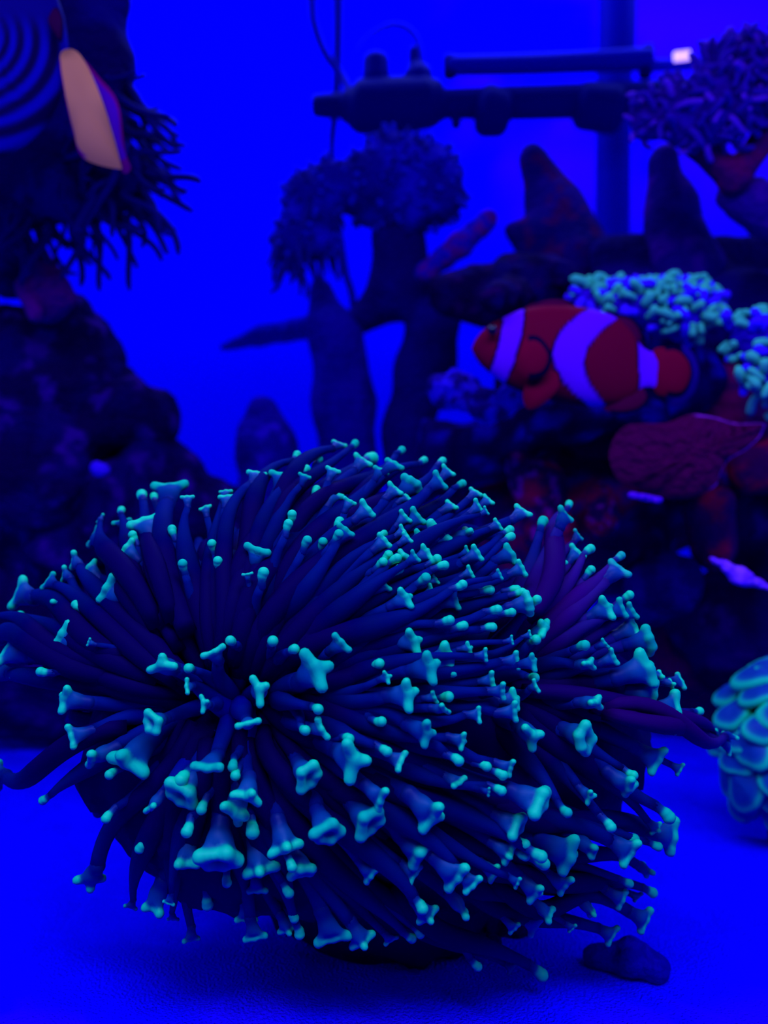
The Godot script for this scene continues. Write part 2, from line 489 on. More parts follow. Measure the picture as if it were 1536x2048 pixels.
func tentacle(parent: Node3D, pool: Dictionary, row: Array, kind: int) -> void:
	var p := on_dome(row[0], row[1])
	var n := ((p - CORE) / (REACH * REACH)).normalized()
	var away := flow(p, row[0], row[1])
	var far := away.length()
	var t := (away - n * away.dot(n)).normalized()
	var lean := clampf(far / 0.07, 0.15, 1.0)
	var e := (t * lean * 0.93 + n * (1.15 - lean * 0.74) + Vector3(rng.randf_range(-1, 1), rng.randf_range(-1, 1), rng.randf_range(-1, 1)) * 0.16).normalized()
	var stand := smoothstep(1430.0, 1600.0, row[1]) * smoothstep(820.0, 980.0, row[0])
	e = (e + n * stand * 0.45).normalized()
	p += n * stand * 0.004
	var px_m := -p.z / F
	var s: float = row[3] * 0.55 * px_m
	var bar := Vector3(cos(deg_to_rad(row[2])), -sin(deg_to_rad(row[2])), 0)
	var x := bar - e * bar.dot(e)
	if x.length() < 0.35:
		x = bar + Vector3(0, 0, 0.8)
		x = x - e * x.dot(e)
	x = x.normalized()
	if kind > 1:
		s *= clampf(1.0 / maxf(0.6, (x - Vector3(0, 0, x.z)).length()), 1.0, 1.3)
	else:
		s = maxf(s, 0.0014)
	p += n * rng.randf_range(0.0, 0.006)
	var length := clampf(far * 0.8, 0.034, 0.062)
	var root := p - t * length * (0.35 + 0.5 * lean) - n * (0.041 - 0.006 * lean)
	var neck := 1.35 * s if kind > 1 else 2.3 * s
	var r_end := 0.4 * s if kind > 1 else 0.76 * s
	var warm := smoothstep(1050.0, 1200.0, row[0]) * smoothstep(1350.0, 1080.0, row[1]) + 0.5 * smoothstep(1330.0, 1400.0, row[0])
	var miss := ((on_dome(row[0], row[1]) - CORE) / REACH).length() > 1.12
	var r_mid := maxf(r_end, rng.randf_range(0.0025, 0.0037)) if not miss else r_end
	var dim := Color(0.004, 0.001, 0.042).lerp(Color(0.004, 0.002, 0.2), smoothstep(330.0, 120.0, Vector2(row[0] - 360.0, row[1] - 1480.0).length()))  # bluer near the mouth, its blue glow painted into the stalks
	if row[0] > 1320:
		r_end = minf(r_end, 0.0022)
		r_mid = minf(r_mid, 0.0026)
	var out := fresh()
	stalk(out, root, (n * 0.8 + t * 0.2).normalized(), p - e * neck, e, r_end, r_mid, dim, warm)
	var o := put("tentacle", done(out), mats.flesh, parent)
	var variants: Array = pool[kind]
	var which: int = rng.randi_range(0, variants.size() - 1)
	var b := Basis(x, e, x.cross(e)).scaled_local(Vector3.ONE * s)
	put("tip", variants[which], mats.tip_warm if warm > 0.6 and rng.randf() < 0.6 else [mats.tip, mats.tip, mats.tip, mats.tip_mid][rng.randi_range(0, 3)], o, Transform3D(b, p))

func hammer_coral() -> void:
	var coral := thing("hammer_coral", "large dome of a coral in front, long dark blue tentacles with glowing teal anchor-shaped tips", "coral")
	var pool := {}
	for kind in [1, 2, 3, 4]:
		pool[kind] = []
		for i in 4:
			pool[kind].append(tip_mesh(kind))
	var head := PackedFloat32Array()
	for b in [[-0.05, 0.07, -0.3, 0.038], [0.0, 0.085, -0.31, 0.05], [0.045, 0.075, -0.31, 0.045], [0.01, 0.06, -0.29, 0.042]]:
		head.append_array(PackedFloat32Array([b[0], b[1], b[2], b[3], b[0] * 0.6, 0.02, b[2] - 0.012, b[3] * 0.4]))
	for q in [[200, 1600, 90], [300, 1690, 100], [520, 1740, 110], [760, 1760, 110], [1000, 1730, 110], [1170, 1650, 100], [1200, 1500, 100], [120, 1540, 80], [400, 1780, 90]]:
		var m := on_dome(q[0], q[1])
		m = CORE + (m - CORE) * (0.77 if q[0] < 560 else 0.6)
		head.append_array(PackedFloat32Array([m.x, m.y, m.z - 0.012, q[2] / F * 0.29, m.x * 0.8, m.y + 0.01, CORE.z, 0.02]))
	var got := net(head, 0.03, 0.005, noise_of(4, 40.0), 0.006)
	var c := PackedColorArray()
	for p in got[0]:
		c.append(Color(0.004, 0.001, 0.05))
	put("skeleton", commit(got[0], got[1], c, got[2]), mats.flesh, coral)
	var disc := PackedFloat32Array()
	for q in [[340, 1420, 0.014], [420, 1410, 0.014], [390, 1460, 0.016], [290, 1440, 0.012]]:
		var m := on_dome(q[0], q[1])
		m = CORE + (m - CORE) * 0.5
		disc.append_array(PackedFloat32Array([m.x, m.y, m.z, q[2], m.x * 0.98, m.y, m.z - 0.01, q[2]]))
	var dg := net(disc, 0.012, 0.0022, noise_of(6, 120.0), 0.002)
	var dc := PackedColorArray()
	for p in dg[0]:
		dc.append(Color(0.006, 0.003, 0.3))  # brighter blue put in for the glow between the tentacles
	put("oral_disc", commit(dg[0], dg[1], dc, dg[2]), mats.flesh, coral)
	var rows := []
	var kind := 0
	for list in [SINGLE_KNOB, TWO_KNOBS, THREE_KNOBS, CUPPED]:
		kind += 1
		for row in list:
			rows.append([row, kind])
	var spots := PackedVector3Array()
	for r in rows:
		tentacle(coral, pool, r[0], r[1])
		spots.append(on_dome(r[0][0], r[0][1]))
	# those underneath, behind and between, seen only as dark stalks
	var out := fresh()
	var made := 0
	for i in 1500:
		var y := 1.0 - 2.0 * (i + 0.5) / 1500.0
		var a := i * 2.39996
		var n := Vector3(sqrt(1 - y * y) * cos(a), y, sqrt(1 - y * y) * sin(a))
		var p := CORE + n * REACH * rng.randf_range(0.66, 0.84)
		var near := false
		for q in spots:
			if p.distance_squared_to(q) < 0.00022:
				near = true
				break
		if near or p.y < 0.022:
			continue
		spots.append(p)
		var m := on_dome(400, 1400)
		if p.x > 0.045 and p.y > 0.02:
			m = on_dome(990, 1370)
		var away := p - m
		var t := (away - n * away.dot(n)).normalized()
		var lean := clampf(away.length() / 0.07, 0.1, 1.0)
		var e := (t * lean + n * (1.0 - lean * 0.75)).normalized()
		var root := p - t * 0.042 * lean - n * 0.03
		var r := rng.randf_range(0.0022, 0.0034)
		stalk(out, root, n, p, e, r * 0.6, r, Color(0.004, 0.001, 0.05), 0.0)
		made += 1
	var under := put("tentacles", done(out), mats.flesh, coral)
	under.set_meta("kind", "stuff")

# ---------------------------------------------------------------- smaller corals
# sprigs: short pieces standing on the vertices of a body, as parts
func sprigs(parent: Node3D, called: String, got: Array, many: int, gap: float, shapes: Array, looks: Array, sizes: Vector2, lean: Vector3, allow: Callable) -> void:
	var spots := PackedVector3Array()
	var tries := 0
	while spots.size() < many and tries < many * 60:
		tries += 1
		var i := rng.randi_range(0, got[0].size() - 1)
		var p: Vector3 = got[0][i]
		var n: Vector3 = got[1][i]
		if not allow.call(p, n):
			continue
		var free := true
		for q in spots:
			if q.distance_squared_to(p) < gap * gap:
				free = false
				break
		if not free:
			continue
		spots.append(p)
		var y := (n + lean + Vector3(rng.randf_range(-1, 1), rng.randf_range(-1, 1), rng.randf_range(-1, 1)) * 0.35).normalized()
		var x := y.cross(Vector3(rng.randf_range(-1, 1), rng.randf_range(-1, 1), rng.randf_range(-1, 1))).normalized()
		var b := Basis(x, y, x.cross(y)).scaled_local(Vector3.ONE * rng.randf_range(sizes.x, sizes.y))
		put(called, shapes[rng.randi_range(0, shapes.size() - 1)], looks[rng.randi_range(0, looks.size() - 1)], parent, Transform3D(b, p))

func curl(wave: float, r0: float, r1: float, steps: int, sides: int, lay := 0.0) -> ArrayMesh:   # one unit long, up its y axis; lay > 0 bends it over
	var pts := PackedVector3Array()
	var rad := PackedFloat32Array()
	var cols := PackedColorArray()
	var a := rng.randf() * TAU
	var f := rng.randf_range(2.0, 4.0)
	for i in steps + 1:
		var t := float(i) / steps
		pts.append(Vector3(sin(t * f + a) - sin(a), 0, cos(t * f + a * 0.7) - cos(a * 0.7)) * wave * t + Vector3(lay * t * t, t * (1.0 - 0.35 * lay * t), 0))
		rad.append(lerpf(r0, r1, t) * (1.0 if i < steps else 0.45))
		cols.append(Color.WHITE)
	var out := fresh()
	sweep(out, pts, rad, cols, sides)
	return done(out)

func lobe(s: int) -> ArrayMesh:   # a ruffled cushion with a thick bright rim, one unit in radius, facing +y
	var v := PackedVector3Array()
	var n := PackedVector3Array()
	var c := PackedColorArray()
	var ix := PackedInt32Array()
	var around := 28
	var rows := [[0.02, 0.62], [0.3, 0.6], [0.55, 0.53], [0.72, 0.44], [0.82, 0.4], [0.92, 0.36], [1.0, 0.22], [1.0, 0.05], [0.9, -0.1], [0.5, -0.35], [0.02, -0.5]]
	for k in rows.size():
		for i in around:
			var a := TAU * i / around
			var r: float = rows[k][0] * (1.0 + 0.16 * sin(2 * a + s) + 0.1 * sin(3 * a + s * 2.1) + 0.04 * sin(5 * a + s))
			var h: float = rows[k][1] + 0.16 * rows[k][0] * sin(2 * a + s * 1.7)
			v.append(Vector3(r * cos(a), h, r * sin(a)))
			n.append(Vector3.ZERO)
			var w := smoothstep(0.66, 0.95, rows[k][0]) if k < 9 else 0.2
			c.append(Color(0.003, 0.06, 0.24).lerp(Color(0.003, 0.85, 0.26), w))
	for k in rows.size() - 1:
		for i in around:
			var a := k * around + i
			var b := k * around + (i + 1) % around
			quad(ix, a, a + around, b + around, b, false)
			var f := (v[b] - v[a]).cross(v[a + around] - v[a])
			for q in [a, b, a + around, b + around]:
				n[q] += f
	for i in n.size():
		n[i] = n[i].normalized()
	return commit(v, n, c, ix)

func mushroom_coral() -> void:
	var o := thing("leather_coral", "dark blue domed coral with fuzzy polyps and drooping edge, on the rock arch", "coral")
	var coats := [Color(0.006, 0.002, 0.16), Color(0.008, 0.003, 0.3)]
	var got := rock_shape([
		[770, 360, 0.6, 70, 850, 350, 0.61, 62], [800, 330, 0.6, 55, 860, 400, 0.6, 50], [660, 370, 0.59, 55, 740, 390, 0.6, 60],
		[620, 390, 0.59, 45, 600, 470, 0.59, 42], [590, 490, 0.59, 34, 580, 525, 0.59, 22], [640, 470, 0.59, 40, 650, 480, 0.59, 30], [820, 430, 0.6, 40, 895, 405, 0.6, 26]], 11, 0.25, coats, 34.0)
	put("body", commit(got[0], got[1], got[3], got[2]), mats.rock, o)
	var bits := []
	for i in 6:
		bits.append(curl(0.12, 0.3, 0.34, 4, 6))
	sprigs(o, "polyp", got, 255, 0.003, bits, [mats.polyp, mats.polyp_dim], Vector2(0.0032, 0.0056), Vector3(0, -0.2, 0.2), func(p: Vector3, n: Vector3) -> bool: return n.z > -0.4)
	var hang := []
	for i in 5:
		hang.append(curl(0.1, 0.09, 0.05, 7, 6))
	sprigs(o, "tentacle", got, 34, 0.004, hang, [mats.polyp_dim], Vector2(0.014, 0.024), Vector3(-0.1, -1.8, 0), func(p: Vector3, n: Vector3) -> bool: return n.y < -0.2 and p.x < at(680, 0, 0.6).x)

func dark_tentacle_coral() -> void:
	var o := thing("tentacled_coral", "black coral with curling thread-like tentacles hanging at upper left, above the reddish rock lobes", "coral")
	var coats := [Color(0.004, 0.001, 0.05), Color(0.006, 0.002, 0.1)]
	var got := rock_shape([
		[180, 20, 0.48, 62, 205, 110, 0.48, 52], [120, 60, 0.5, 90, 150, 260, 0.5, 100], [215, 200, 0.48, 40, 235, 300, 0.48, 34],
		[-30, 330, 0.5, 70, 60, 300, 0.5, 70], [60, 360, 0.49, 62, 200, 380, 0.48, 48], [20, 400, 0.5, 55, 15, 560, 0.51, 40], [120, 380, 0.48, 60, 230, 345, 0.48, 34]], 21, 0.3, coats, 36.0)
	put("body", commit(got[0], got[1], got[3], got[2]), mats.rock, o)
	var curls := []
	for i in 8:
		curls.append(curl(0.22, 0.06, 0.045, 12, 6))
	var edge := at(150, 0, 0.48).x
	sprigs(o, "tentacle", got, 120, 0.005, curls, [mats.thread], Vector2(0.018, 0.042), Vector3(0.35, -0.9, 0.1), func(p: Vector3, n: Vector3) -> bool: return (p.x > edge or p.y < at(0, 390, 0.48).y) and (n.x > -0.1 or n.y < -0.2) and p.y > at(0, 450, 0.48).y and p.y < at(0, 165, 0.48).y)

func purple_branch_coral() -> void:
	var o := thing("branching_coral", "purple bushy coral at upper right, curled tips on a forked reddish stem", "coral")
	var coats := [Color(0.02, 0.001, 0.16), Color(0.03, 0.001, 0.24)]
	var got := rock_shape([
		[1325, 222, 0.48, 38, 1425, 205, 0.48, 54], [1470, 150, 0.49, 62, 1560, 150, 0.49, 65], [1300, 240, 0.48, 30, 1370, 250, 0.48, 34], [1440, 240, 0.48, 45, 1560, 190, 0.49, 50]], 31, 0.35, coats, 34.0)
	put("body", commit(got[0], got[1], got[3], got[2]), mats.rock, o)
	var st := rock_shape([[1468, 360, 0.49, 30, 1395, 285, 0.49, 28], [1395, 285, 0.49, 28, 1360, 270, 0.49, 22], [1468, 360, 0.49, 30, 1535, 265, 0.49, 26], [1535, 265, 0.49, 26, 1570, 220, 0.49, 24]], 32, 0.12, [Color(0.06, 0.001, 0.07), Color(0.13, 0.002, 0.06)], 30.0)
	put("stem", commit(st[0], st[1], st[3], st[2]), mats.rock, o)
	var bits := []
	for i in 7:
		bits.append(curl(0.25, 0.2, 0.17, 8, 7, 0.6))
	sprigs(o, "polyp", got, 190, 0.0042, bits, [mats.purple, mats.purple_dim, mats.purple_dim], Vector2(0.006, 0.011), Vector3(0, 0.25, 0.2), func(p: Vector3, n: Vector3) -> bool: return n.z > -0.3)

func stubby_coral(label: String, rows: Array, many: int, s: int, gap: float, shapes: Array) -> void:
	var o := thing("frogspawn_coral", label, "coral", Vector3.ZERO, "stubby teal-tipped corals")
	var got := rock_shape(rows, s, 0.12, [Color(0.02, 0.002, 0.3), Color(0.05, 0.002, 0.5)], 32.0)
	put("body", commit(got[0], got[1], got[3], got[2]), mats.rock, o)
	sprigs(o, "tentacle", got, many, gap, shapes, [mats.teal_stub, mats.teal_stub, mats.teal_stub, mats.violet_stub, mats.violet_stub], Vector2(0.0045, 0.008), Vector3(0, 0.1, 0.15), func(p: Vector3, n: Vector3) -> bool: return n.z > -0.5 and n.y > -0.75)

func lobed_coral() -> void:
	var o := thing("ruffled_coral", "round coral of overlapping ruffled teal-rimmed lobes, cut by the right edge above the sand", "coral")
	var centre := at(1580, 1490, 0.4)
	var r := 132.0 / F * 0.4
	var pr := PackedFloat32Array([centre.x, centre.y, centre.z, r * 0.82, centre.x, centre.y - r * 0.2, centre.z, r * 0.82])
	var got := net(pr, 0.01, 0.003, noise_of(3, 60.0), 0.003)
	var c := PackedColorArray()
	for p in got[0]:
		c.append(Color(0.004, 0.01, 0.12))
	put("body", commit(got[0], got[1], c, got[2]), mats.flesh, o)
	var foot := rock_shape([[1580, 1560, 0.4, 60, 1590, 1700, 0.4, 45]], 9, 0.2, [Color(0.01, 0.001, 0.05), Color(0.03, 0.001, 0.06)], 20.0)
	put("skeleton", commit(foot[0], foot[1], foot[3], foot[2]), mats.rock, o)
	var shapes := []
	for i in 5:
		shapes.append(lobe(i * 3 + 1))
	var many := 84
	for i in many:
		var y := 1.0 - 1.75 * (i + 0.5) / many
		var a := i * 2.39996 + 0.4
		var n := Vector3(sqrt(1 - y * y) * cos(a), y, sqrt(1 - y * y) * sin(a))
		n = (n + Vector3(rng.randf_range(-1, 1), rng.randf_range(-1, 1), rng.randf_range(-1, 1)) * 0.13).normalized()
		if n.z < -0.5:
			continue
		var up := (n + Vector3(rng.randf_range(-0.2, 0.2), 0.5 + rng.randf_range(-0.2, 0.2), 0.25)).normalized()
		var x := up.cross(Vector3(rng.randf_range(-0.4, 0.4), 0.2, 1)).normalized()
		var s := r * rng.randf_range(0.26, 0.42)
		put("lobe", shapes[i % 5], mats.lobe, o, Transform3D(Basis(x, up, x.cross(up)).scaled_local(Vector3(s, s * 0.8, s * 0.82)), centre + n * Vector3(1, 1.25, 1) * r * rng.randf_range(0.86, 0.98)))

# ---------------------------------------------------------------- fish
func clownfish() -> void:
	var d := 0.43
	var o := thing("clownfish", "red clownfish with three pale bands, facing left under the teal-tipped coral", "fish")
	var rows := [[944, 694, 700], [950, 680, 714], [962, 664, 730], [982, 648, 748], [1004, 636, 764], [1040, 620, 782], [1090, 611, 798], [1140, 612, 808], [1190, 620, 813], [1230, 634, 809], [1258, 656, 796], [1280, 688, 780], [1298, 702, 774], [1316, 704, 778], [1330, 712, 772]]
	var v := PackedVector3Array()
	var n := PackedVector3Array()
	var c := PackedColorArray()
	var ix := PackedInt32Array()
	var around := 56
	var along := 150
	for i in along + 1:
		var x := lerpf(944.0, 1330.0, pow(float(i) / along, 1.0))
		var k := 0
		while k < rows.size() - 2 and rows[k + 1][0] < x:
			k += 1
		var t: float = (x - rows[k][0]) / (rows[k + 1][0] - rows[k][0])
		var z := maxi(k - 1, 0)
		var w := mini(k + 2, rows.size() - 1)
		var top := cubic_interpolate(rows[k][1], rows[k + 1][1], rows[z][1], rows[w][1], t)
		var low := cubic_interpolate(rows[k][2], rows[k + 1][2], rows[z][2], rows[w][2], t)
		var half := (low - top) / 2.0
		var wide := half * lerpf(0.46, 0.2, smoothstep(1150.0, 1320.0, x)) * lerpf(1.25, 1.0, smoothstep(944.0, 1010.0, x))
		for j in around:
			var a := TAU * j / around
			var py := (top + low) / 2.0 - half * sin(a)
			v.append(at(x, py, d) + Vector3(0, 0, wide * cos(a) / F * d))
			n.append(Vector3.ZERO)
			c.append(fish_tint(x, py))
	for i in along:
		for j in around:
			var a := i * around + j
			var b := i * around + (j + 1) % around
			quad(ix, a, a + around, b + around, b, true)
			var f := (v[a + around] - v[a]).cross(v[b] - v[a])
			for q in [a, b, a + around, b + around]:
				n[q] += f
	for i in n.size():
		n[i] = n[i].normalized()
	put("body", commit(v, n, c, ix), mats.scales, o)
	var red := Color(0.26, 0.0003, 0.02)
	var black := Color(0.004, 0.001, 0.02)
	put("pectoral_fin", fin([[1040, 700], [1056, 672], [1082, 676], [1104, 710], [1092, 748], [1058, 758], [1034, 736]], d - 0.021, 0.0012, red, black, 1, 5, 0.76), mats.scales, o, Transform3D())
	put("pelvic_fin", fin([[1062, 748], [1108, 736], [1122, 762], [1096, 800], [1058, 818], [1046, 790]], d - 0.016, 0.0012, red, black, 1, 2, 0.9), mats.scales, o)
	put("dorsal_fin", fin([[1020, 645], [1070, 604], [1125, 596], [1154, 616], [1140, 650], [1070, 665]], d, 0.002, Color(0.11, 0.0003, 0.03), black, 1, 3, 0.88), mats.scales, o)
	put("soft_dorsal_fin", fin([[1180, 640], [1220, 628], [1262, 634], [1288, 664], [1290, 690], [1240, 680]], d, 0.002, Color(0.11, 0.0003, 0.03), black, 1, 4, 0.72), mats.scales, o)
	put("anal_fin", fin([[1200, 795], [1262, 788], [1290, 772], [1300, 796], [1272, 822], [1220, 826]], d, 0.002, Color(0.11, 0.0003, 0.03), black, 2, 5, 0.8), mats.scales, o)
	put("tail_fin", fin([[1304, 706], [1330, 694], [1356, 696], [1380, 722], [1384, 756], [1366, 790], [1334, 792], [1308, 778]], d, 0.003, red, black, 1, 6, 0.84), mats.scales, o)
	put("tail_edge", fin([[1362, 688], [1386, 706], [1398, 744], [1388, 786], [1356, 812], [1340, 806], [1376, 776], [1384, 744], [1378, 714]], d + 0.001, 0.0008, Color(0.012, 0.002, 0.13), black, 0, -1), mats.scales, o)
	var eye := SphereMesh.new()
	eye.radius = 0.0024
	eye.height = 0.0048
	put("eye", eye, mats.eye, o, Transform3D(Basis(), at(980, 668, d) + Vector3(0, 0, 0.0095)))

func fish_tint(x: float, y: float) -> Color:
	var red := Color(0.22, 0.0003, 0.02)
	var white := Color(0.2, 0.004, 0.62)
	var black := Color(0.004, 0.001, 0.02)
	var u := (y - 700.0) / 100.0
	var bands := [[1012.0 - 26.0 * u - 10.0 * u * u, 19.0], [1128.0 + 85.0 * (u - 0.25) * (u - 0.25), 33.0 - 14.0 * u], [1294.0 + 2.0 * u, 19.0]]
	for b in bands:
		var away: float = absf(x - b[0]) - b[1]
		if away < 0.0:
			return white
		if away < 5.0:
			return black
	return red

func striped_fish() -> void:
	var d := 0.4
	var o := thing("striped_fish", "dark blue striped fish at the upper left edge, showing its flank and pale orange tail", "fish")
	var v := PackedVector3Array()
	var n := PackedVector3Array()
	var c := PackedColorArray()
	var ix := PackedInt32Array()
	var seg := 120
	var rings := 90
	for i in rings + 1:   # rings from nose to tail, long axis along x
		var t := PI * i / rings
		for j in seg:
			var a := TAU * j / seg
			var q := Vector3(-cos(t), sin(t) * sin(a), sin(t) * cos(a))
			v.append(at(-30 + 166 * q.x, 100 - 216 * q.y, d) + Vector3(0, 0, 52.0 * q.z / F * d))
			n.append((q / Vector3(166, 216, 52)).normalized())
			var ring := Vector2(166 * q.x, 216 * q.y).length()
			var s := sin(TAU * (ring - 191.0) / (26.0 + 0.06 * ring)) * smoothstep(60.0, -20.0, 216 * q.y)
			c.append(Color(0.004, 0.001, 0.035).lerp(Color(0.006, 0.003, 0.22), smoothstep(-0.6, 0.8, s)))
	for i in rings:
		for j in seg:
			var a := i * seg + j
			var b := i * seg + (j + 1) % seg
			quad(ix, a, a + seg, b + seg, b, true)
	put("body", commit(v, n, c, ix), mats.scales, o)
	put("tail_fin", fin([[120, 112], [140, 98], [162, 112], [188, 160], [214, 230], [240, 322], [236, 338], [166, 316], [146, 262], [128, 180]], d - 0.004, 0.004, Color(0.78, 0.22, 0.075), Color(0.25, 0.002, 0.12), 7, 10, 0.93), mats.scales, o)
	put("tail_edge", fin([[168, 120], [196, 152], [236, 205], [250, 300], [262, 338], [240, 338], [214, 230], [188, 160]], d - 0.001, 0.0012, Color(0.09, 0.002, 0.22), Color(0.2, 0.002, 0.1), 0, 8, 0.8), mats.scales, o)
	put("spine", fin([[96, 40], [112, 14], [126, 40], [124, 84], [110, 70]], d - 0.012, 0.002, Color(0.04, 0.001, 0.03), Color(0.01, 0.001, 0.02), 0, 5), mats.scales, o)

# ---------------------------------------------------------------- equipment
func equipment() -> void:
	var navy := Color(0.003, 0.001, 0.1)
	var d := 0.68
	var pump := thing("circulation_pump", "dark submerged pump with a long horizontal pipe across the top, bulbous housing and lower bulges", "pump")
	put("pipe", pipe([[690, 212, d, 26], [880, 208, d, 29], [1060, 205, d, 33], [1330, 196, d, 34]], navy), mats.plastic, pump)
	put("end_cap", pipe([[634, 212, d, 22], [660, 212, d, 24], [700, 211, d, 24]], navy), mats.plastic, pump)
	put("housing", pipe([[696, 212, d, 34], [724, 214, d, 52], [790, 212, d, 54], [850, 206, d, 50], [872, 202, d, 42]], navy, 6, 24), mats.plastic, pump)
	put("valve", pipe([[752, 122, d, 26], [752, 160, d, 28]], Color(0.003, 0.001, 0.15), 4, 18), mats.plastic, pump)
	put("knob", pipe([[828, 100, d, 11], [829, 125, d, 12], [835, 150, d, 30], [835, 175, d, 32]], Color(0.003, 0.001, 0.15), 5, 18), mats.plastic, pump)
	put("tube", pipe([[902, 132, d, 19], [1080, 128, d, 20], [1296, 118, d, 22]], Color(0.003, 0.001, 0.28)), mats.plastic, pump)
	put("tube_collar", pipe([[900, 118, d, 14], [900, 150, d, 14]], navy, 4, 14), mats.plastic, pump)
	put("tube_collar", pipe([[1296, 96, d, 12], [1290, 150, d, 14]], navy, 4, 14), mats.plastic, pump)
	put("bulge", pipe([[975, 222, d, 50], [1000, 226, d, 46]], navy, 4, 22), mats.plastic, pump)
	put("bulge", pipe([[1170, 212, d, 46], [1225, 218, d, 48]], navy, 4, 22), mats.plastic, pump)
	put("strainer_foot", pipe([[912, 225, d, 12], [912, 252, d, 10]], navy, 4, 14), mats.plastic, pump)
	put("bracket", pipe([[1296, 132, d, 12], [1400, 128, d, 11]], Color(0.004, 0.001, 0.4), 4, 14), mats.plastic, pump)
	var lamp := BoxMesh.new()  # glowing box added in place of a bright glint, not a real lamp
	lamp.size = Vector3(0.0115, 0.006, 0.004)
	put("glint", lamp, mats.glint_white, pump, Transform3D(Basis(Vector3(0, 0, 1), 0.12), at(1364, 112, d - 0.012)))
	tag(put("drain_pipe", pipe([[1236, -240, 0.74, 37], [1234, 60, 0.74, 37], [1226, 300, 0.74, 34], [1222, 1345, 0.74, 34]], Color(0.003, 0.001, 0.22), 10, 24), mats.plastic), "upright blue pipe behind the pump, running down behind the rocks", "pipe")
	tag(put("cable", pipe([[674, -260, 0.71, 10], [676, 40, 0.71, 10], [672, 200, 0.71, 9], [664, 300, 0.71, 7], [676, 430, 0.71, 7], [690, 540, 0.71, 8], [708, 640, 0.71, 8], [700, 1000, 0.71, 8], [690, 1390, 0.71, 8]], Color(0.003, 0.001, 0.2), 8, 10), mats.plastic), "straight dark cable hanging down past the pump behind the domed coral", "cable", "cables of the pump")
	tag(put("cable", pipe([[622, -250, 0.7, 8], [624, 0, 0.7, 8], [632, 60, 0.7, 8], [652, 110, 0.7, 8], [682, 150, 0.7, 8], [700, 185, 0.69, 8]], Color(0.003, 0.001, 0.22), 8, 10), mats.plastic), "curved dark cable bending down into the pump at its left end", "cable", "cables of the pump")
	tag(put("hose", pipe([[716, 100, 0.69, 5], [745, 68, 0.69, 5], [790, 50, 0.69, 6], [826, 68, 0.69, 7], [842, 110, 0.69, 6], [846, 160, 0.69, 6]], Color(0.003, 0.001, 0.55), 6, 8), mats.plastic), "faint thin hose arching above the pump housing", "hose")

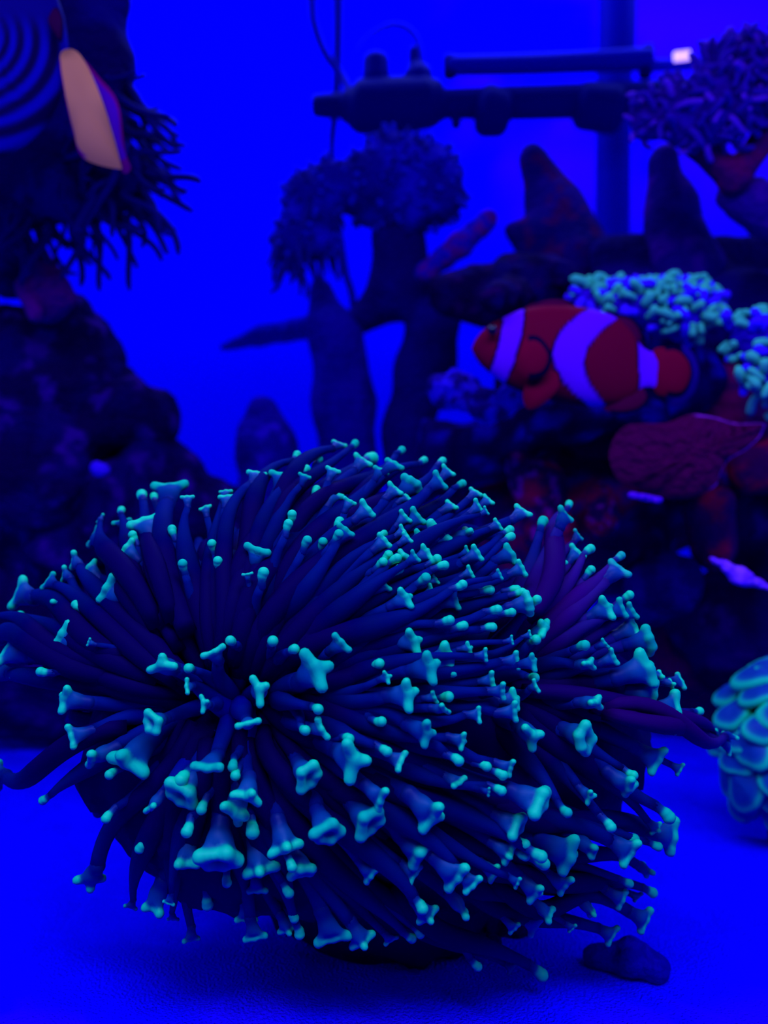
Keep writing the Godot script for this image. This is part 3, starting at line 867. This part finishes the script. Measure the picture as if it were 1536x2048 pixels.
# ---------------------------------------------------------------- rocks
func rocks() -> void:
	var black := [Color(0.004, 0.001, 0.03), Color(0.006, 0.001, 0.06)]
	var navy := [Color(0.005, 0.001, 0.06), Color(0.01, 0.001, 0.11)]
	var haze := [Color(0.004, 0.001, 0.15), Color(0.01, 0.001, 0.2)]  # bluer coats, water haze put into the colour of far rocks
	var speck := [Color(0.004, 0.0005, 0.035), Color(0.006, 0.0005, 0.06), Color(0.03, 0.001, 0.13)]
	var maroon := [Color(0.03, 0.001, 0.05), Color(0.34, 0.001, 0.04), Color(0.3, 0.003, 0.22)]
	var rust := [Color(0.1, 0.001, 0.07), Color(0.5, 0.001, 0.05)]
	# left
	rock("two reddish purple rock lobes side by side at the left edge, under the black coral", [[70, 510, 0.5, 28, 105, 590, 0.49, 40], [105, 590, 0.49, 40, 95, 610, 0.49, 36], [44, 572, 0.485, 18, 72, 628, 0.475, 17]], 41, 0.12, [Color(0.07, 0.002, 0.1), Color(0.11, 0.002, 0.12)])
	rock("black upper rock of the left pile, directly under the reddish lobes", [[-20, 700, 0.52, 100, 150, 690, 0.53, 50], [60, 780, 0.52, 120, 190, 760, 0.53, 58], [130, 640, 0.53, 40, 160, 665, 0.53, 30]], 42, 0.4, speck)
	rock("dark stepped middle rock of the left pile with small violet specks", [[120, 860, 0.53, 110, 260, 840, 0.54, 76], [270, 800, 0.54, 45, 300, 830, 0.54, 40], [20, 930, 0.52, 110, 100, 960, 0.52, 100]], 43, 0.4, speck)
	rock("low dark rock of the left pile behind the top of the hammer coral", [[300, 930, 0.55, 80, 350, 950, 0.55, 48], [230, 1010, 0.54, 110, 420, 1030, 0.55, 70], [110, 1080, 0.54, 100, 60, 1060, 0.54, 90]], 44, 0.4, speck)
	rock("dark bottom rock of the left pile, resting on the sand behind the coral", [[20, 1250, 0.56, 150, 200, 1250, 0.57, 150], [40, 1370, 0.57, 110, 300, 1350, 0.58, 110], [400, 1200, 0.58, 130, 500, 1300, 0.6, 120]], 45, 0.3, speck)
	tag(rock("", [[196, 938, 0.485, 15, 206, 940, 0.485, 13]], 46, 0.2, [Color(0.05, 0.004, 0.5), Color(0.03, 0.004, 0.4)], "pebble", "", "", 14.0), "small pale violet pebble on the dark left rocks", "pebble")
	# middle
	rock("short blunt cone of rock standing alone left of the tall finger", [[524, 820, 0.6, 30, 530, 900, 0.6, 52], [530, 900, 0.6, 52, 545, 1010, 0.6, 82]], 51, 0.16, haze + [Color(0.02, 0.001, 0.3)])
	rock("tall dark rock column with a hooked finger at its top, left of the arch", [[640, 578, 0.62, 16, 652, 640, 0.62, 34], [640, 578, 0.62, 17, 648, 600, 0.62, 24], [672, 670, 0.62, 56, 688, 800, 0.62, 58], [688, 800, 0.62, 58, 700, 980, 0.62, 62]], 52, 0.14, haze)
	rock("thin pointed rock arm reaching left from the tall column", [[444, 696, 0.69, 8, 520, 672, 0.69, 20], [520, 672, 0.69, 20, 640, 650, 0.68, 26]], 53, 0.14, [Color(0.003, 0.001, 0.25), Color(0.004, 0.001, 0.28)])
	rock("dark branching rock arch that carries the domed coral in the middle", [[795, 470, 0.61, 52, 800, 570, 0.61, 62], [700, 650, 0.62, 26, 800, 590, 0.61, 50], [870, 620, 0.6, 56, 850, 740, 0.6, 56], [850, 740, 0.6, 56, 815, 860, 0.6, 46], [815, 860, 0.6, 46, 830, 960, 0.6, 60]], 54, 0.14, [Color(0.004, 0.001, 0.075), Color(0.006, 0.001, 0.1)], "reef_rock", "rock", "", 40.0)
	rock("reddish rock branch slanting up right of the domed coral", [[975, 440, 0.58, 20, 920, 490, 0.57, 24], [920, 490, 0.57, 24, 850, 545, 0.57, 22]], 55, 0.2, [Color(0.01, 0.002, 0.25), Color(0.1, 0.002, 0.14)])
	rock("black ledge of rock above the clownfish, left of the teal disc coral", [[900, 590, 0.53, 46, 1080, 560, 0.53, 48], [1010, 545, 0.54, 38, 1130, 560, 0.52, 34], [960, 620, 0.53, 36, 1050, 590, 0.52, 40], [985, 598, 0.42, 26, 1030, 590, 0.5, 40]], 56, 0.3, black + [Color(0.02, 0.001, 0.05)])
	rock("leaning rock finger with a rounded top and reddish right flank, left of the upright pipe", [[1066, 318, 0.61, 30, 1104, 405, 0.61, 45], [1104, 405, 0.61, 45, 1140, 530, 0.6, 92], [1022, 462, 0.6, 22, 1060, 480, 0.6, 40]], 57, 0.12, [Color(0.004, 0.001, 0.08), Color(0.012, 0.001, 0.11), Color(0.05, 0.001, 0.06)])
	rock("upright rock finger with a purple right flank, right of the pipe", [[1328, 320, 0.56, 30, 1340, 420, 0.56, 44], [1340, 420, 0.56, 44, 1365, 550, 0.56, 84]], 58, 0.12, [Color(0.008, 0.001, 0.1), Color(0.04, 0.001, 0.16)])
	rock("long low rock shelf behind the teal disc coral", [[1220, 510, 0.57, 34, 1540, 525, 0.57, 50], [1260, 600, 0.57, 80, 1540, 640, 0.56, 100]], 59, 0.25, navy)
	rock("rounded purple rock at the right edge under the branching coral", [[1462, 392, 0.5, 30, 1570, 430, 0.5, 58], [1500, 410, 0.5, 42, 1580, 450, 0.5, 50]], 60, 0.16, [Color(0.02, 0.001, 0.14), Color(0.05, 0.001, 0.18)])
	# right
	rock("blue lit knobbly rock below the clownfish's head", [[905, 780, 0.47, 36, 960, 800, 0.46, 34], [985, 812, 0.46, 34, 1030, 790, 0.46, 26], [880, 760, 0.47, 20, 890, 790, 0.47, 24]], 61, 0.45, [Color(0.01, 0.002, 0.1), Color(0.03, 0.006, 0.5)])  # brighter blue coat stands for light falling on the rock
	rock("black hollowed rock behind and under the clownfish", [[960, 900, 0.52, 75, 1080, 850, 0.52, 60], [1090, 820, 0.5, 40, 1300, 830, 0.5, 45], [1080, 740, 0.54, 100, 1330, 760, 0.54, 110], [880, 880, 0.53, 50, 860, 940, 0.53, 50]], 62, 0.3, black + [Color(0.01, 0.002, 0.26)])  # third coat paints in the blue-lit patches
	var shelf := thing("plate_coral", "broad maroon plate of coral with a pale violet rim, below the clownfish's tail", "coral")
	put("body", fin([[1236, 958], [1218, 905], [1250, 852], [1330, 846], [1390, 828], [1470, 846], [1528, 848], [1500, 892], [1446, 928], [1420, 980], [1350, 1000], [1285, 980]], 0.43, 0.022, Color(0.1, 0.001, 0.04), Color(0.36, 0.02, 0.36), 4, 9, 0.9), mats.rock, shelf)
	put("base", pipe([[1330, 930, 0.47, 60], [1370, 940, 0.53, 70]], Color(0.03, 0.001, 0.05), 4, 14), mats.rock, shelf)
	rock("small bright violet crust of rock under the plate coral's rim", [[1262, 990, 0.41, 7, 1318, 1000, 0.41, 7]], 64, 0.3, [Color(0.1, 0.004, 0.5), Color(0.2, 0.01, 0.5)])
	rock("maroon rock with a violet shoulder, behind the coral's top right", [[1085, 960, 0.5, 40, 1100, 1060, 0.5, 50], [1040, 930, 0.5, 26, 1060, 980, 0.5, 34]], 65, 0.25, maroon)
	rock("small maroon rock knob between the plate coral and the violet-shouldered rock", [[1200, 985, 0.49, 24, 1205, 1040, 0.49, 36]], 66, 0.2, maroon)
	rock("rust red rock face at the right edge under the plate coral", [[1420, 1020, 0.5, 48, 1430, 1100, 0.5, 44], [1500, 940, 0.51, 50, 1560, 930, 0.51, 60]], 67, 0.2, rust)
	rock("dark rust rock wall behind the hammer coral's upper right", [[1060, 1100, 0.54, 90, 1240, 1090, 0.54, 100], [1240, 1010, 0.55, 80, 1400, 1000, 0.56, 90], [1090, 930, 0.57, 70, 1180, 960, 0.57, 70], [1000, 1010, 0.56, 90, 940, 960, 0.57, 70]], 68, 0.3, [Color(0.02, 0.001, 0.06), Color(0.2, 0.001, 0.05), Color(0.03, 0.001, 0.2)], "reef_rock", "rock", "", 34.0)
	rock("round dark blue rock right of the hammer coral's shoulder", [[1310, 1180, 0.5, 62, 1340, 1170, 0.5, 66]], 69, 0.25, navy)
	rock("black rock mass at the right edge above the ruffled coral", [[1500, 1060, 0.54, 80, 1580, 1080, 0.54, 110], [1440, 1260, 0.56, 120, 1580, 1260, 0.56, 130]], 70, 0.28, black + [Color(0.02, 0.001, 0.09)])
	rock("dark maroon rock face at the right edge behind the clump of stubby tentacles", [[1430, 800, 0.56, 70, 1570, 830, 0.56, 90], [1180, 900, 0.57, 80, 1420, 900, 0.57, 80]], 75, 0.25, [Color(0.04, 0.001, 0.06), Color(0.22, 0.001, 0.06)])
	rock("purple-brown bottom rock right of the hammer coral, on the sand", [[1330, 1290, 0.57, 90, 1420, 1340, 0.58, 85], [1340, 1380, 0.6, 80, 1480, 1370, 0.6, 75]], 71, 0.28, [Color(0.012, 0.001, 0.06), Color(0.1, 0.001, 0.05)])
	tag(rock("", [[1422, 1117, 0.43, 4, 1452, 1132, 0.43, 10], [1452, 1132, 0.43, 10, 1478, 1152, 0.43, 17], [1478, 1152, 0.43, 17, 1540, 1176, 0.43, 6]], 72, 0.3, [Color(0.3, 0.03, 0.8), Color(0.45, 0.06, 0.75)], "coral_frag", "", "", 26.0), "small bright violet sliver of coral at the right edge, on the black rocks", "coral")
	rock("maroon base rock under the hammer coral, on the sand", [[760, 1878, 0.305, 22, 980, 1880, 0.305, 24], [720, 1850, 0.32, 44, 1020, 1850, 0.32, 44], [640, 1820, 0.335, 50, 900, 1800, 0.335, 70]], 73, 0.2, [Color(0.01, 0.001, 0.06), Color(0.1, 0.001, 0.06)])
	rock("flat dark lump lying on the sand, front right of the hammer coral", [[1190, 1915, 0.298, 26, 1260, 1915, 0.292, 34], [1260, 1915, 0.292, 34, 1310, 1935, 0.288, 30]], 74, 0.2, [Color(0.006, 0.001, 0.2), Color(0.008, 0.001, 0.26)])  # low dark blue lump half sunk in the sand

func sand() -> void:
	var v := PackedVector3Array()
	var n := PackedVector3Array()
	var c := PackedColorArray()
	var ix := PackedInt32Array()
	var dune := noise_of(7, 9.0, 3)
	var grit := noise_of(8, 120.0, 2)
	var tint := noise_of(9, 14.0, 3)
	var nx := 200
	var nz := 180
	for j in nz + 1:
		for i in nx + 1:
			var x := lerpf(-0.6, 0.6, float(i) / nx)
			var z := lerpf(-0.9, 0.3, float(j) / nz)
			v.append(Vector3(x, dune.get_noise_2d(x, z) * 0.005 + grit.get_noise_2d(x, z) * 0.0012, z))
			n.append(Vector3.ZERO)
			c.append(Color(0.004, 0.0003, 0.8).lerp(Color(0.05, 0.0006, 0.8), smoothstep(-0.05, 0.35, tint.get_noise_2d(x, z)) * smoothstep(-0.3, -0.2, z)))
	for j in nz:
		for i in nx:
			var a := j * (nx + 1) + i
			quad(ix, a, a + nx + 1, a + nx + 2, a + 1, true)
			var f := (v[a + nx + 1] - v[a]).cross(v[a + 1] - v[a])
			for q in [a, a + 1, a + nx + 1, a + nx + 2]:
				n[q] += f
	for i in n.size():
		n[i] = n[i].normalized()
	structure("floor", commit(v, n, c, ix), mats.sand)

func led_light(label: String, where: Vector3, size: Vector2, energy: float, tint: Color) -> void:
	var o := thing("led_light", label, "lamp", where, "LED panels over the tank")
	var b := box_at(Vector3(-size.x / 2 - 0.02, 0.004, -size.y / 2 - 0.02), Vector3(size.x / 2 + 0.02, 0.03, size.y / 2 + 0.02))
	put("housing", b[0], mats.plastic, o, b[1])
	b = box_at(Vector3(-size.x / 2, 0.0, -size.y / 2), Vector3(size.x / 2, 0.004, size.y / 2))
	put("diffuser", b[0], mats.led_blue, o, b[1])
	var l := AreaLight3D.new()
	l.name = "light"
	l.area_size = size
	l.light_color = tint
	l.light_energy = energy
	l.shadow_enabled = true
	l.area_range = 3.0
	l.area_attenuation = 2.0
	o.add_child(l)
	l.position = Vector3(0, -0.004, 0)
	l.rotation_degrees.x = -90

func materials() -> void:
	mats.rock = relief(skin(0.8, 0.06), 2, 0.03, 16.0, 0.25)
	mats.flesh = skin(0.6, 0.08)
	mats.tip = skin(0.5, 0.25)
	mats.tip_mid = skin(0.5, 0.1)
	mats.tip_mid.albedo_color = lin(0.8, 0.74, 0.9)
	mats.tip_warm = skin(0.5, 0.25)
	mats.tip_warm.albedo_color = lin(0.9, 0.62, 0.95)
	mats.lobe = skin(0.55, 0.25)
	mats.scales = skin(0.55, 0.06)
	mats.plastic = skin(0.5, 0.06)
	mats.sand = relief(skin(0.9, 0.1), 3, 0.08, 30.0, 0.1)
	mats.polyp = paint(0.008, 0.006, 0.4)
	mats.polyp_dim = paint(0.005, 0.002, 0.15)
	mats.thread = paint(0.004, 0.001, 0.09)
	mats.purple = paint(0.11, 0.008, 0.4)
	mats.purple_dim = paint(0.03, 0.002, 0.24)
	mats.teal_stub = paint(0.06, 0.6, 0.27)
	mats.violet_stub = paint(0.06, 0.006, 0.75)
	mats.eye = paint(0.003, 0.002, 0.01, 0.15, 0.5)
	mats.wall = paint(0.004, 0.0004, 0.82, 0.9, 0.1)
	mats.wall_tint = skin(0.9, 0.05)
	mats.hood = paint(0.01, 0.005, 0.05, 0.9, 0.1)
	mats.led_blue = paint(0.1, 0.1, 0.2)
	mats.led_blue.emission_enabled = true
	mats.led_blue.emission = lin(0.17, 0.2, 1.0)
	mats.led_blue.emission_energy_multiplier = 1.0
	mats.glint_white = paint(0.8, 0.8, 0.9)  # self-lit white that stands in for a glint
	mats.glint_white.emission_enabled = true
	mats.glint_white.emission = lin(0.8, 0.45, 1.0)
	mats.glint_white.emission_energy_multiplier = 1.2

func walls() -> void:
	for w in [["wall_left", Vector3(-0.65, -0.05, -0.93), Vector3(-0.6, 0.85, 0.3)], ["wall_right", Vector3(0.6, -0.05, -0.93), Vector3(0.65, 0.85, 0.3)]]:
		var b := box_at(w[1], w[2])
		structure(w[0], b[0], mats.wall, b[1])
	var out := fresh()
	var wall_tint := noise_of(14, 4.0, 3)
	for face in 2:
		for j in 41:
			for i in 61:
				var p := Vector3(lerpf(-0.62, 0.62, i / 60.0), lerpf(-0.05, 0.87, j / 40.0), -0.9 - 0.03 * face)
				out[0].append(p)
				out[1].append(Vector3(0, 0, 1 - 2 * face))
				out[2].append(Color(0.003, 0.0003, 0.62).lerp(Color(0.045, 0.0004, 0.66), smoothstep(0.12, 0.3, p.x + 0.2 * wall_tint.get_noise_2d(p.x, p.y)) * smoothstep(0.35, 0.55, p.y)))  # wall shifts to violet towards the upper right
		for j in 40:
			for i in 60:
				var a := face * 41 * 61 + j * 61 + i
				quad(out[3], a, a + 1, a + 62, a + 61, face == 0)
	structure("wall_back", done(out), mats.wall_tint)
	var t := box_at(Vector3(-0.65, 0.85, -0.93), Vector3(0.65, 0.88, 0.3))
	structure("ceiling", t[0], mats.hood, t[1])

func _ready() -> void:
	rng.seed = 20
	var cam := Camera3D.new()
	cam.name = "camera"
	var lens := CameraAttributesPhysical.new()
	lens.frustum_focal_length = 20.785
	lens.frustum_focus_distance = 0.25
	lens.frustum_near = 0.01
	lens.frustum_far = 10.0
	lens.exposure_aperture = 5.6
	cam.attributes = lens
	add_child(cam)
	cam.position = Vector3(0, EYE, 0)
	cam.current = true
	var world := WorldEnvironment.new()
	world.name = "world"
	var env := Environment.new()
	env.background_mode = Environment.BG_COLOR
	env.background_color = lin(0.006, 0.008, 0.08)
	env.tonemap_mode = Environment.TONE_MAPPER_LINEAR
	env.tonemap_exposure = 1.0
	env.sdfgi_enabled = true
	env.ssao_enabled = true
	env.ssil_enabled = true
	world.environment = env
	add_child(world)
	materials()
	var blue := lin(0.19, 0.26, 1.0)
	led_light("long blue LED panel above the front of the tank", Vector3(0.0, 0.6, 0.04), Vector2(0.8, 0.3), 1.1, blue)
	led_light("long blue LED panel above the back of the tank", Vector3(0.0, 0.72, -0.72), Vector2(0.9, 0.16), 0.7, blue)
	walls()
	sand()
	rocks()
	hammer_coral()
	clownfish()
	striped_fish()
	var stubs := []
	for i in 6:
		stubs.append(curl(0.2, 0.3, 0.33, 6, 8, 0.8))
	stubby_coral("flat disc of a coral with short stubby teal and violet tentacles, above the clownfish", [[1180, 604, 0.46, 32, 1400, 606, 0.46, 34], [1180, 600, 0.47, 30, 1390, 604, 0.48, 36], [1240, 616, 0.45, 32, 1380, 628, 0.45, 34], [1320, 640, 0.455, 34, 1360, 655, 0.455, 28]], 190, 81, 0.0037, stubs)
	stubby_coral("clump of stubby teal and violet tentacles cut by the right edge, beside the disc", [[1510, 680, 0.43, 50, 1570, 700, 0.43, 70], [1530, 750, 0.42, 40, 1590, 770, 0.42, 60]], 120, 82, 0.0038, stubs)
	mushroom_coral()
	dark_tentacle_coral()
	purple_branch_coral()
	lobed_coral()
	equipment()
